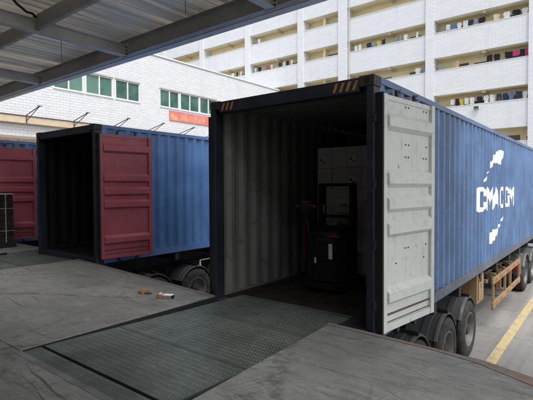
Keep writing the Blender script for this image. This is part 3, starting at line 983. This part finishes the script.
# ------------------------------------------------------------------ low white brick building
XW = -26.0
lb = empty('brick_building', (XW, 0, 0))
tag(lb, 'low white brick building with rows of green windows behind the containers', 'building')
HB = 12.62
Y0, Y1 = -8.0, 34.9
WZ0, WZ1 = 9.05, 10.33
wins = [(7.6, 9.5), (9.68, 11.55), (12.6, 14.48), (14.63, 16.52), (16.72, 18.62), (20.36, 22.16), (22.28, 24.24), (24.30, 26.2), (28.2, 30.1), (30.25, 32.1)]
b = MB()
b.box(-.30, -.007, Y0, Y1, 0, WZ0); b.box(-.30, -.007, Y0, Y1, WZ1, HB)
ys = [Y0] + [v for w in wins for v in w] + [Y1]
for i in range(0, len(ys), 2):
    b.box(-.30, -.007, ys[i], ys[i + 1], WZ0, WZ1)
b.box(-9.0, -.301, Y0, Y1, 0, HB)
b.build('wall', 'mortar', lb)
MB().box(-.42, .07, Y0, Y1, HB + .002, HB + .09).build('parapet_cap', 'frame_white', lb)
# every brick of the street side: too small to pick apart, real relief
bk = MB()
bw, bh, gap = .42, .158, .014
row = 0; z = 5.4
while z + bh <= HB + .01:
    y = 5.0 - (bw / 2 if row % 2 else 0)
    while y < Y1:
        a, c = y + gap / 2, min(y + bw - gap / 2, Y1)
        segs = [(a, c)]
        if z + bh > WZ0 - .01 and z < WZ1 + .01:
            for w0, w1 in wins:
                ns = []
                for s0, s1 in segs:
                    if s1 <= w0 - .02 or s0 >= w1 + .02: ns.append((s0, s1)); continue
                    if s0 < w0 - .07: ns.append((s0, w0 - .04))
                    if s1 > w1 + .07: ns.append((w1 + .04, s1))
                segs = ns
        for s0, s1 in segs:
            x = random.uniform(-.0015, .003)
            z0, z1 = z + gap / 2, min(z + bh - gap / 2, HB)
            bk.add([(-.025, s0, z0), (-.025, s1, z0), (-.025, s1, z1), (-.025, s0, z1), (x, s0 + .004, z0 + .004), (x, s1 - .004, z0 + .004), (x, s1 - .004, z1 - .004), (x, s0 + .004, z1 - .004)],
                   [(4, 5, 6, 7), (0, 1, 5, 4), (1, 2, 6, 5), (2, 3, 7, 6), (3, 0, 4, 7)])
        y += bw
    z += bh; row += 1
o = bk.build('brick_courses', 'brick', lb); o['kind'] = 'stuff'
for w0, w1 in wins:
    f = MB(); t = .055; mid = (w0 + w1) / 2
    f.box(-.12, .012, w0, w1, WZ0, WZ0 + t); f.box(-.12, .012, w0, w1, WZ1 - t, WZ1)
    for ya, yb in ((w0, w0 + t), (w1 - t, w1), (mid - .035, mid + .035)):
        f.box(-.12, .0105, ya, yb, WZ0 + t, WZ1 - t)
    wo_ = empty('window', (0, 0, 0), 0, lb)
    f.build('frame', 'frame_white', wo_)
    for ya, yb in ((w0 + t, mid - .035), (mid + .035, w1 - t)):
        MB().box(-.07, -.06, ya - .01, yb + .01, WZ0 + t - .01, WZ1 - t + .01).build('pane', 'glass', wo_)
    MB().box(-.03, .05, w0 - .03, w1 + .03, WZ1 + .002, WZ1 + .035).build('drip_edge', 'brown_roof', wo_)
    MB().box(-.03, .05, w0 - .03, w1 + .03, WZ0 - .05, WZ0 - .002).build('sill', 'frame_white', wo_)
MB().box(-.01, .30, 5, Y1, 6.72, 7.12).build('ledge', 'beige', lb, bev=.01)
MB().box(-.01, .34, 5, Y1, 7.122, 7.16).build('ledge_cap', 'brackets', lb)
MB().prism([(-.01, 6.02), (1.3, 5.75), (1.3, 5.60), (-.01, 5.62)], 'y', 4, 20).build('awning', 'brown_roof', lb)
for k in range(9):
    y = 8.17 + 2.745 * k
    bb = MB()
    bb.tube([(.33, y, 6.74), (.33, y, 7.18)], .03, 6)
    bb.tube([(.33, y, 7.17), (1.95, y, 7.50)], .026, 6); bb.tube([(.33, y, 6.86), (1.93, y, 7.47)], .022, 6); bb.tube([(1.95, y - .12, 7.49), (1.95, y + .12, 7.49)], .025, 6)
    bb.build('bracket', 'brackets', lb)
sg = empty('banner_sign', (XW + .03, 21.2, 8.13))
tag(sg, 'red banner with yellow lettering under the green windows', 'sign')
n = NT('banner_red'); M['banner'] = n.done(n.mix(n.rng(n.noise(None, 1.4, 3), .35, .65), (.62, .17, .15), (.68, .25, .23)), .5)
n = NT('banner_yellow'); M['bannery'] = n.done((.80, .48, .14), .5)
MB().box(0, .03, 0, 4.15, 0, .72).build('panel', 'banner', sg)
sw = MB()
for r0, r1, a0, a1 in ((.20, .27, 2.3, 5.6), (.09, .15, 2.2, 5.9)):
    nn = 12
    vs = []
    for i in range(nn + 1):
        a = a0 + (a1 - a0) * i / nn
        vs += [(.0335, .50 + r0 * math.cos(a) * 1.3, .36 + r0 * math.sin(a)), (.0335, .50 + r1 * math.cos(a) * 1.3, .36 + r1 * math.sin(a))]
    sw.add(vs, [(2 * i, 2 * i + 1, 2 * i + 3, 2 * i + 2) for i in range(nn)])
sw.build('emblem', 'bannery', sg)
for k in range(6):
    # lettering too small to read in the photograph: dense strokes of the same size and spacing
    y = .98 + .47 * k; rr = random.Random(k + 3)
    st = MB()
    for zz in sorted(rr.sample([.13, .20, .27, .34, .41, .48, .55], 4)):
        y0_ = rr.uniform(0, .12)
        st.box(.031, .034, y + y0_, y + y0_ + rr.uniform(.18, .28), zz, zz + .026)
    for q_, yy in enumerate(rr.sample([.03, .12, .21, .30], 3)):
        z0_ = rr.choice([.11, .2, .3])
        st.box(.0312, .0346 + q_ * .0002, y + yy, y + yy + .028, z0_, z0_ + rr.uniform(.18, .34))
    st.build('character', 'bannery', sg)

# ------------------------------------------------------------------ tall white building with balconies
YT = 35.0
tb = empty('apartment_block', (-20, YT, 0))
tag(tb, 'tall white tiled apartment block with rows of open laundry balconies', 'building')
def T(x0, x1, y0, y1, z0, z1): return (x0 + 20, x1 + 20, y0 - YT, y1 - YT, z0, z1)
colx = [-50.6, -43.8, -37.0, -30.1, -23.44, -18.95, -11.35, -4.35, 2.5, 9.3, 16.1]
cw = .32
ZB = [14.9 + 2.89 * k for k in range(-5, 6)]
OH = 1.0
ztop = ZB[-1] + OH + .6
for x in colx:
    w_ = cw + (.12 if x == -18.95 else 0)
    MB().box(*T(x - w_, x + w_, YT - .12, YT + 1.2, 0, ztop)).build('column', 'tile_small', tb)
MB().tube([(-18.95 + .62 + 20, -.06, 0), (-18.95 + .62 + 20, -.06, ztop)], .05, 10).build('drain_pipe', 'strap', tb, smooth=60)
MB().box(*T(colx[0], colx[-1], YT + 1.2, YT + 9, 0, ztop)).build('rear_wall', 'balcony', tb)
MB().box(*T(colx[0], colx[-1], YT - .2, YT + 9, ztop + .002, ztop + .3)).build('roof', 'tile_small', tb)
for i, (xa, xb) in enumerate(zip(colx, colx[1:])):
    a, c = xa + cw + (.12 if xa == -18.95 else 0) + .001, xb - cw - (.12 if xb == -18.95 else 0) - .001
    for j, zb in enumerate(ZB):
        lo = ZB[j - 1] + OH if j else 0
        if zb > 27: pass
        # parapet and the beam below it in one tiled band, balcony slab behind
        MB().box(*T(a, c, YT, YT + .15, lo, zb)).build('parapet', 'tile_small', tb)
        MB().box(*T(a, c, YT - .03, YT + .18, zb + .002, zb + .04)).build('coping', 'frame_white', tb)
        MB().box(*T(a, c, YT + .151, YT + 1.199, lo + .001, lo + .14)).build('balcony_slab', 'balcony', tb)
        mx = a + (c - a) * .55
        if c - a > 5:
            MB().box(*T(mx - .12, mx + .12, YT + .152, YT + 1.198, zb + OH - .16, zb + OH)).build('ceiling_beam', 'balcony_dk', tb)
            for f in (.2, .75):
                dx = a + (c - a) * f
                d = MB().box(*T(dx, dx + .95, YT + 1.16, YT + 1.205, zb - 1.6, zb + .55)).build('door', 'door_dk', tb)
                w = MB().box(*T(dx + 1.3, dx + 2.3, YT + 1.165, YT + 1.205, zb - .7, zb + .5)).build('window', 'frame_white', tb)
                MB().box(*T(dx + 1.36, dx + 2.24, YT + 1.155, YT + 1.164, zb - .64, zb + .44)).build('pane', 'win_dk', w)
        else:
            # stair bay: window at the right, mottled wall
            w = MB().box(*T(a + 2.0, c - .15, YT + 1.1, YT + 1.17, zb - .8, zb + .62)).build('window', 'frame_white', tb)
            MB().box(*T(a + 2.06, c - .2, YT + 1.09, YT + 1.099, zb - .7, zb + .56)).build('pane', 'win_dk', w)
            MB().box(*T(a + 1.7, a + 1.95, YT + .7, YT + 1.19, lo + .15, zb + OH)).build('stair_wall', 'balcony', tb)
ztl = (YT - .16)
fl = empty('flood_lamp', (-7.93, YT - .001, 8.72))
tag(fl, 'small grey flood lamp fixed to the white parapet above the container', 'lamp')
MB().box(-.2, .2, -.22, -.06, .0, .26).build('housing', 'steel_lt', fl, bev=.02)
MB().box(-.16, .16, -.235, -.221, .03, .23).build('glass', 'win_dk', fl)
MB().box(-.04, .04, -.06, -.0, .05, .2).build('arm', 'chassis', fl)

# ------------------------------------------------------------------ laundry
def dyed(name, col):
    M[name] = plain('cloth_' + name, col, .9, var=.2, sc_=6)
for nm, col in dict(white=(.78, .78, .77), cream=(.74, .66, .48), black=(.02, .02, .025), navy=(.03, .04, .08), grey=(.28, .30, .33), blue=(.12, .2, .33),
                    yellow=(.60, .52, .10), magenta=(.52, .05, .20), red=(.45, .09, .10), tan=(.62, .44, .24)).items():
    dyed('cl_' + nm, col)
def garment_poly(kind, w, h):
    if kind == 'shirt':
        return [(-w * .5, -h * .36), (-w * .36, -h * .42), (-w * .34, -h), (w * .34, -h), (w * .36, -h * .42), (w * .5, -h * .36), (w * .36, -.04), (w * .12, 0), (0, -.05), (-w * .12, 0), (-w * .36, -.04)]
    if kind == 'trousers':
        return [(-w * .4, 0), (w * .4, 0), (w * .42, -h), (w * .1, -h), (0, -h * .35), (-w * .1, -h), (-w * .42, -h)]
    return [(-w * .5, 0), (w * .5, 0), (w * .47, -h * .97), (w * .1, -h), (-w * .48, -h * .96)]
CATS = {'shirt': 'shirt', 'trousers': 'trousers', 'towel': 'towel'}
# balcony phrase, x positions with colour, kind and width; line height zl
rows = [
    ('top right balcony', 15.72, -10.95, -4.75, [(-10.55, 'grey', 'shirt', .4), (-10.1, 'white', 'towel', .32), (-9.72, 'blue', 'shirt', .55), (-9.3, 'white', 'shirt', .34), (-8.85, 'white', 'towel', .34), (-8.5, 'navy', 'shirt', .45), (-8.1, 'grey', 'trousers', .42), (-7.72, 'black', 'shirt', .55), (-6.75, 'cream', 'shirt', .5), (-6.1, 'white', 'shirt', .5), (-5.5, 'black', 'shirt', .62), (-4.98, 'white', 'shirt', .42)]),
    ('second right balcony down', 12.86, -10.95, -4.75, [(-10.7, 'grey', 'shirt', .35), (-9.5, 'tan', 'shirt', .65), (-7.2, 'black', 'trousers', .5), (-6.72, 'black', 'shirt', .5), (-5.95, 'black', 'towel', .5), (-5.5, 'magenta', 'towel', .42), (-5.1, 'black', 'trousers', .36), (-4.86, 'magenta', 'towel', .2)]),
    ('right balcony just above the container', 9.96, -10.95, -4.75, [(-9.75, 'white', 'towel', .3), (-9.42, 'black', 'trousers', .3), (-9.1, 'yellow', 'shirt', .36), (-8.74, 'white', 'towel', .3), (-8.35, 'white', 'shirt', .4), (-7.85, 'black', 'shirt', .45), (-7.4, 'white', 'shirt', .4), (-6.98, 'white', 'towel', .36), (-6.55, 'navy', 'trousers', .4), (-6.15, 'navy', 'shirt', .42), (-5.75, 'blue', 'shirt', .42), (-5.3, 'navy', 'towel', .4), (-4.92, 'white', 'shirt', .3)]),
    ('upper middle balcony', 15.72, -18.4, -11.75, [(-17.9, 'white', 'shirt', .36), (-17.5, 'white', 'towel', .26), (-16.7, 'navy', 'shirt', .5), (-16.2, 'grey', 'towel', .3), (-15.8, 'yellow', 'shirt', .4), (-15.35, 'navy', 'trousers', .42), (-14.2, 'grey', 'shirt', .42), (-13.8, 'grey', 'towel', .3), (-13.45, 'white', 'shirt', .36), (-12.5, 'white', 'towel', .2)]),
    ('middle balcony above the hazard stripes', 12.84, -18.4, -11.75, [(-16.4, 'navy', 'shirt', .7), (-12.45, 'white', 'shirt', .5), (-11.98, 'grey', 'trousers', .36)]),
    ('upper balcony left of stair bay', 18.62, -29.7, -23.85, [(-29.35, 'grey', 'shirt', .4), (-28.9, 'white', 'towel', .3)]),
    ('lower balcony left of stair bay', 15.74, -29.7, -23.85, [(-29.4, 'white', 'shirt', .36), (-28.85, 'black', 'shirt', .4), (-28.3, 'grey', 'towel', .34), (-27.85, 'red', 'shirt', .4), (-27.3, 'white', 'trousers', .34), (-26.2, 'navy', 'shirt', .4), (-25.7, 'white', 'towel', .3), (-25.3, 'black', 'trousers', .36), (-24.8, 'white', 'shirt', .36)]),
    ('balcony nearest the low brick roof', 15.74, -36.5, -30.5, [(-32.6, 'white', 'shirt', .42), (-32.0, 'navy', 'shirt', .4), (-31.4, 'white', 'towel', .34)]),
]
for phrase, zl, xa, xb, items in rows:
    zl -= .2
    cl = MB(); cl.tube([(xa, YT + .42, zl + .02), ((xa + xb) / 2, YT + .42, zl - .03), (xb, YT + .42, zl + .02)], .012, 6)
    lo = cl.build('clothes_line', 'rope')
    tag(lo, 'thin clothes line strung across the ' + phrase, 'clothes line', 'clothes lines on the balconies')
    for k, (x, colr, kind, w) in enumerate(items):
        h = random.uniform(.42, .7) if kind != 'towel' else random.uniform(.35, .6)
        poly = garment_poly(kind, w, h)
        mb = MB(); mb.prism(poly, 'y', -.025, .025)
        me_o = mb.build(kind, 'cl_' + colr)
        me_o.location = (x, YT + .42 + random.uniform(-.03, .03), zl - .0)
        me_o.rotation_euler = (random.uniform(-.06, .06), random.uniform(-.05, .05), random.uniform(-.5, .5))
        where = 'only garment' if len(items) == 1 else ORD[k] + ' garment from left'
        tag(me_o, f'{colr} {kind} drying, {where}, {phrase}', CATS[kind], 'laundry on the balconies')

# ------------------------------------------------------------------ black wrapped stack on the dock
bs = empty('wrapped_stack', (-12.45, 4.32, DZ))
tag(bs, 'tall black film-wrapped pallet stack with pale straps at the left edge', 'pallet stack')
MB().box(-.57, .57, -.46, .42, .0, .13).build('pallet', 'black', bs, bev=.01)
for k in range(7):
    j = random.uniform(-.008, .008)
    MB().box(-.53 + j, .53 + j, -.43, .39 + j, .13 + .172 * k + .002, .13 + .172 * (k + 1)).build('wrapped_layer', 'film', bs, bev=.014)
MB().box(-.54, .54, -.44, .40, 1.336, 1.352).build('top_sheet', 'paper', bs, bev=.004)
for x in (-.25, .25):
    MB().box(x - .009, x + .009, -.446, -.442, .13, 1.354).build('strap', 'strap', bs)
for y in (-.2, .2):
    MB().box(.544, .548, y - .009, y + .009, .13, 1.354).build('strap', 'strap', bs)
for z in (.42, .98):
    b = MB(); b.box(-.545, .549, -.4475, -.4465, z, z + .01); b.box(.5485, .5495, -.446, .40, z, z + .01); b.build('strap', 'strap', bs)

# ------------------------------------------------------------------ cartons on a pallet inside the lettered container
FZ = 1.532
px0, px1, py0 = -3.97, -2.87, 6.42
pal = empty('wooden_pallet', ((px0 + px1) / 2, py0 + .5, FZ))
tag(pal, 'wooden pallet under the carton stack inside the lettered container', 'pallet')
for k in range(7):
    x = -.55 + k * .1667
    MB().box(x, x + .1, -.5, .5, .118, .138).build('deck_board', 'wood', pal)
for y in (-.5, -.06, .40):
    MB().box(-.55, .55, y, y + .1, .024, .116).build('stringer', 'wood', pal)
    MB().box(-.55, .55, y + .001, y + .099, .0, .022).build('base_board', 'wood', pal)
cwid = (px1 - px0) / 4; chh = .344
rowname = ['bottom', 'second', 'third', 'fourth', 'fifth', 'top']
for r_ in range(6):
    for k in range(4):
        j = random.uniform(-.006, .006)
        bx_ = MB(); bx_.box(.004, cwid - .004, 0, .98, .001, chh - .003)
        o = bx_.build('carton', 'carton', bev=.006)
        o.location = (px0 + k * cwid, py0 + j, FZ + .139 + r_ * chh)
        tag(o, f'brown carton, {ORD[k]} from left in the {rowname[r_]} row of the stack inside the container', 'carton', 'cartons inside the lettered container')
        MB().box(.02, cwid - .02, -.0015, -.0003, chh - .075, chh - .03).build('packing_tape', 'carton', o)
        if (r_, k) in ((5, 0), (4, 2), (3, 3), (5, 2), (2, 2)):
            lbp = MB(); lbp.box(.05, .17, -.002, -.0004, .07, .20).build('paper_label', 'paper', o)
            mk = MB(); mk.prism([(.06, .20 - .075), (.085, .19), (.11, .20 - .075)], 'y', -.0045, -.0025); mk.box(.12, .155, -.0045, -.0025, .1, .12); mk.box(.07, .15, -.0045, -.0025, .083, .092)
            mk.build('printed_mark', 'ink', o)
pp = empty('paper_notice', (-3.60, py0 - .012, 2.66))
tag(pp, 'white printed sheet of paper stuck on the cartons behind the stacker mast', 'paper')
MB().box(0, .28, -.002, .0, 0, .22).build('sheet', 'paper', pp)
MB().box(.08, .2, -.004, -.0025, .125, .14).build('printed_line', 'ink', pp)
MB().box(.05, .23, -.004, -.0025, .095, .108).build('printed_line', 'ink', pp)

# ------------------------------------------------------------------ electric pallet stacker
ps = empty('pallet_stacker', (-3.36, 5.85, FZ))
tag(ps, 'black electric pallet stacker with red tiller standing before the cartons', 'pallet stacker')
n = NT('stacker_black'); M['stk'] = n.done(n.mix(n.rng(n.noise(None, 8, 4), .4, .7), (.007, .007, .0075), (.018, .018, .018)), .5, 0, .3)
for x in (-.30, .24):
    MB().prism([(x, .10), (x + .06, .10), (x + .06, .17), (x + .02, .17), (x + .02, .20), (x + .06, .20), (x + .06, .24), (x, .24)], 'z', .06, 1.60).build('mast_channel', 'stk', ps)
MB().box(-.30, .30, .14, .20, 1.55, 1.60).build('mast_bar', 'stk', ps)
MB().box(-.24, .24, .16, .19, 1.06, 1.11).build('mast_bar', 'stk', ps)
MB().box(-.24, .24, .25, .29, .12, .52).build('carriage', 'stk', ps)
for x in (-.27, .11):
    MB().prism([(.25, .05), (1.35, .05), (1.4, .065), (1.35, .085), (.30, .10), (.30, .45), (.26, .45)], 'x', x, x + .16).build('fork', 'stk', ps)
body = MB(); body.prism([(-.34, .10), (.34, .10), (.34, -.18), (.22, -.34), (-.22, -.34), (-.34, -.18)], 'z', .14, .80)
bo = body.build('body', 'stk', ps, bev=.03)
body2 = MB(); body2.prism([(-.34, .80), (.10, .80), (.10, .92), (-.12, .98), (-.30, .86)], 'x', -.26, .26)
MB().prism([(-.30, .805), (.10, .805), (.10, .96), (-.05, .99), (-.28, .88)], 'x', -.25, .25).build('cowl', 'stk', ps, bev=.02)
MB().prism([(.36, .12), (-.36, .12), (-.36, -.22), (-.24, -.39), (.24, -.39), (.36, -.22)], 'z', .05, .135).build('skirt', 'stk', ps, bev=.015)
for x in (-.28, .28):
    wx = MB(); wx.tube([(x - .025, -.18, .045), (x + .025, -.18, .045)], .045, 14); wx.build('caster', 'tyre', ps)
wx = MB(); wx.tube([(-.05, -.1, .07), (.05, -.1, .07)], .07, 16); wx.build('drive_wheel', 'tyre', ps)
tl = MB(); tl.tube([(-.10, -.28, .42), (-.15, -.40, .85), (-.17, -.47, 1.16)], [.045, .035, .03], 10); til = tl.build('tiller', 'stk', ps, smooth=60)
MB().box(-.215, -.205, -.46, -.40, .50, 1.0).build('red_trim', 'redplastic', til)
hd_ = MB(); hd_.box(-.25, -.05, -.52, -.45, 1.16, 1.30); hdo = hd_.build('handle_head', 'stk', til, bev=.02)
for x in (-.33, .03):
    MB().tube([(x, -.49, 1.25), (x + (.08 if x < -.2 else -.08), -.49, 1.28)], .022, 10).build('grip', 'redplastic', til)
MB().box(-.22, -.08, -.525, -.45, 1.302, 1.34).build('red_button', 'redplastic', til, bev=.01)
MB().box(.02, .20, -.20, -.06, .975, 1.03).build('control_panel', 'mudguard', ps, bev=.01)
MB().box(.10, .30, -.32, -.20, .80, .85).build('red_cover', 'redplastic', ps, bev=.01)
MB().box(.14, .20, -.345, -.342, .50, .72).build('warning_label', 'paper', ps)
MB().box(-.10, -.07, -.345, -.342, .42, .50).build('warning_label', 'paper', ps)
MB().tube([(-.26, .16, 1.13), (-.26, .16, 1.26)], .03, 10).build('bottle', 'paper', ps)

# ------------------------------------------------------------------ tape dispensers dropped on the dock
def ring(b, c, r0, r1, w, n=18, mi=0, tilt=0):
    prof_ = [(-w / 2, r0), (w / 2, r0), (w / 2, r1), (-w / 2, r1), (-w / 2, r0)]
    t = MB(); t.lathe_x(prof_, 0, 0, n)
    m_ = Matrix.Translation(c) @ Matrix.Rotation(tilt, 4, 'Z') @ Matrix.Rotation(math.pi / 2, 4, 'Y')
    b.add([m_ @ Vector(v) for v in t.v], t.f, mi)
t1 = empty('tape_dispenser', (-4.74, 3.69, DZ), R(20))
t1.scale = (.85,) * 3
tag(t1, 'tape dispenser with brown roll and silver cutter plate lying on the left dock slab', 'tape dispenser')
b = MB(); ring(b, (0, 0, .035), .035, .062, .06, 24); b.build('tape_roll', 'orange', t1, smooth=40)
MB().prism([(.03, -.045), (.20, -.05), (.215, .03), (.19, .055), (.03, .045)], 'z', .055, .062).build('cutter_plate', 'paper', t1)
MB().prism([(.03, -.05), (.21, -.055), (.21, -.045), (.03, -.04)], 'z', .004, .054).build('side_cheek', 'silver', t1)
MB().box(.18, .215, -.03, .05, .004, .054).build('roller', 'black', t1)
MB().box(-.02, .02, -.03, .03, .0, .075).build('core', 'paper', t1)
t2 = empty('tape_dispenser', (-5.12, 3.70, DZ), R(200))
t2.scale = (.85,) * 3
tag(t2, 'small yellow tape dispenser with olive handle lying nearer the middle container', 'tape dispenser')
b = MB(); ring(b, (0, 0, .03), .03, .055, .05, 24); b.build('tape_roll', 'yellowplastic', t2, smooth=40)
MB().prism([(-.16, .0), (-.03, -.05), (.0, .05), (-.06, .05), (-.15, .025)], 'z', .02, .035).build('handle', 'greenbit', t2, bev=.004)
MB().prism([(.03, -.04), (.10, -.02), (.12, .02), (.04, .05)], 'z', .015, .05).build('cutter_plate', 'orange', t2, bev=.004)
MB().box(-.05, .05, -.03, .03, .056, .068).build('side_cheek', 'yellowplastic', t2)
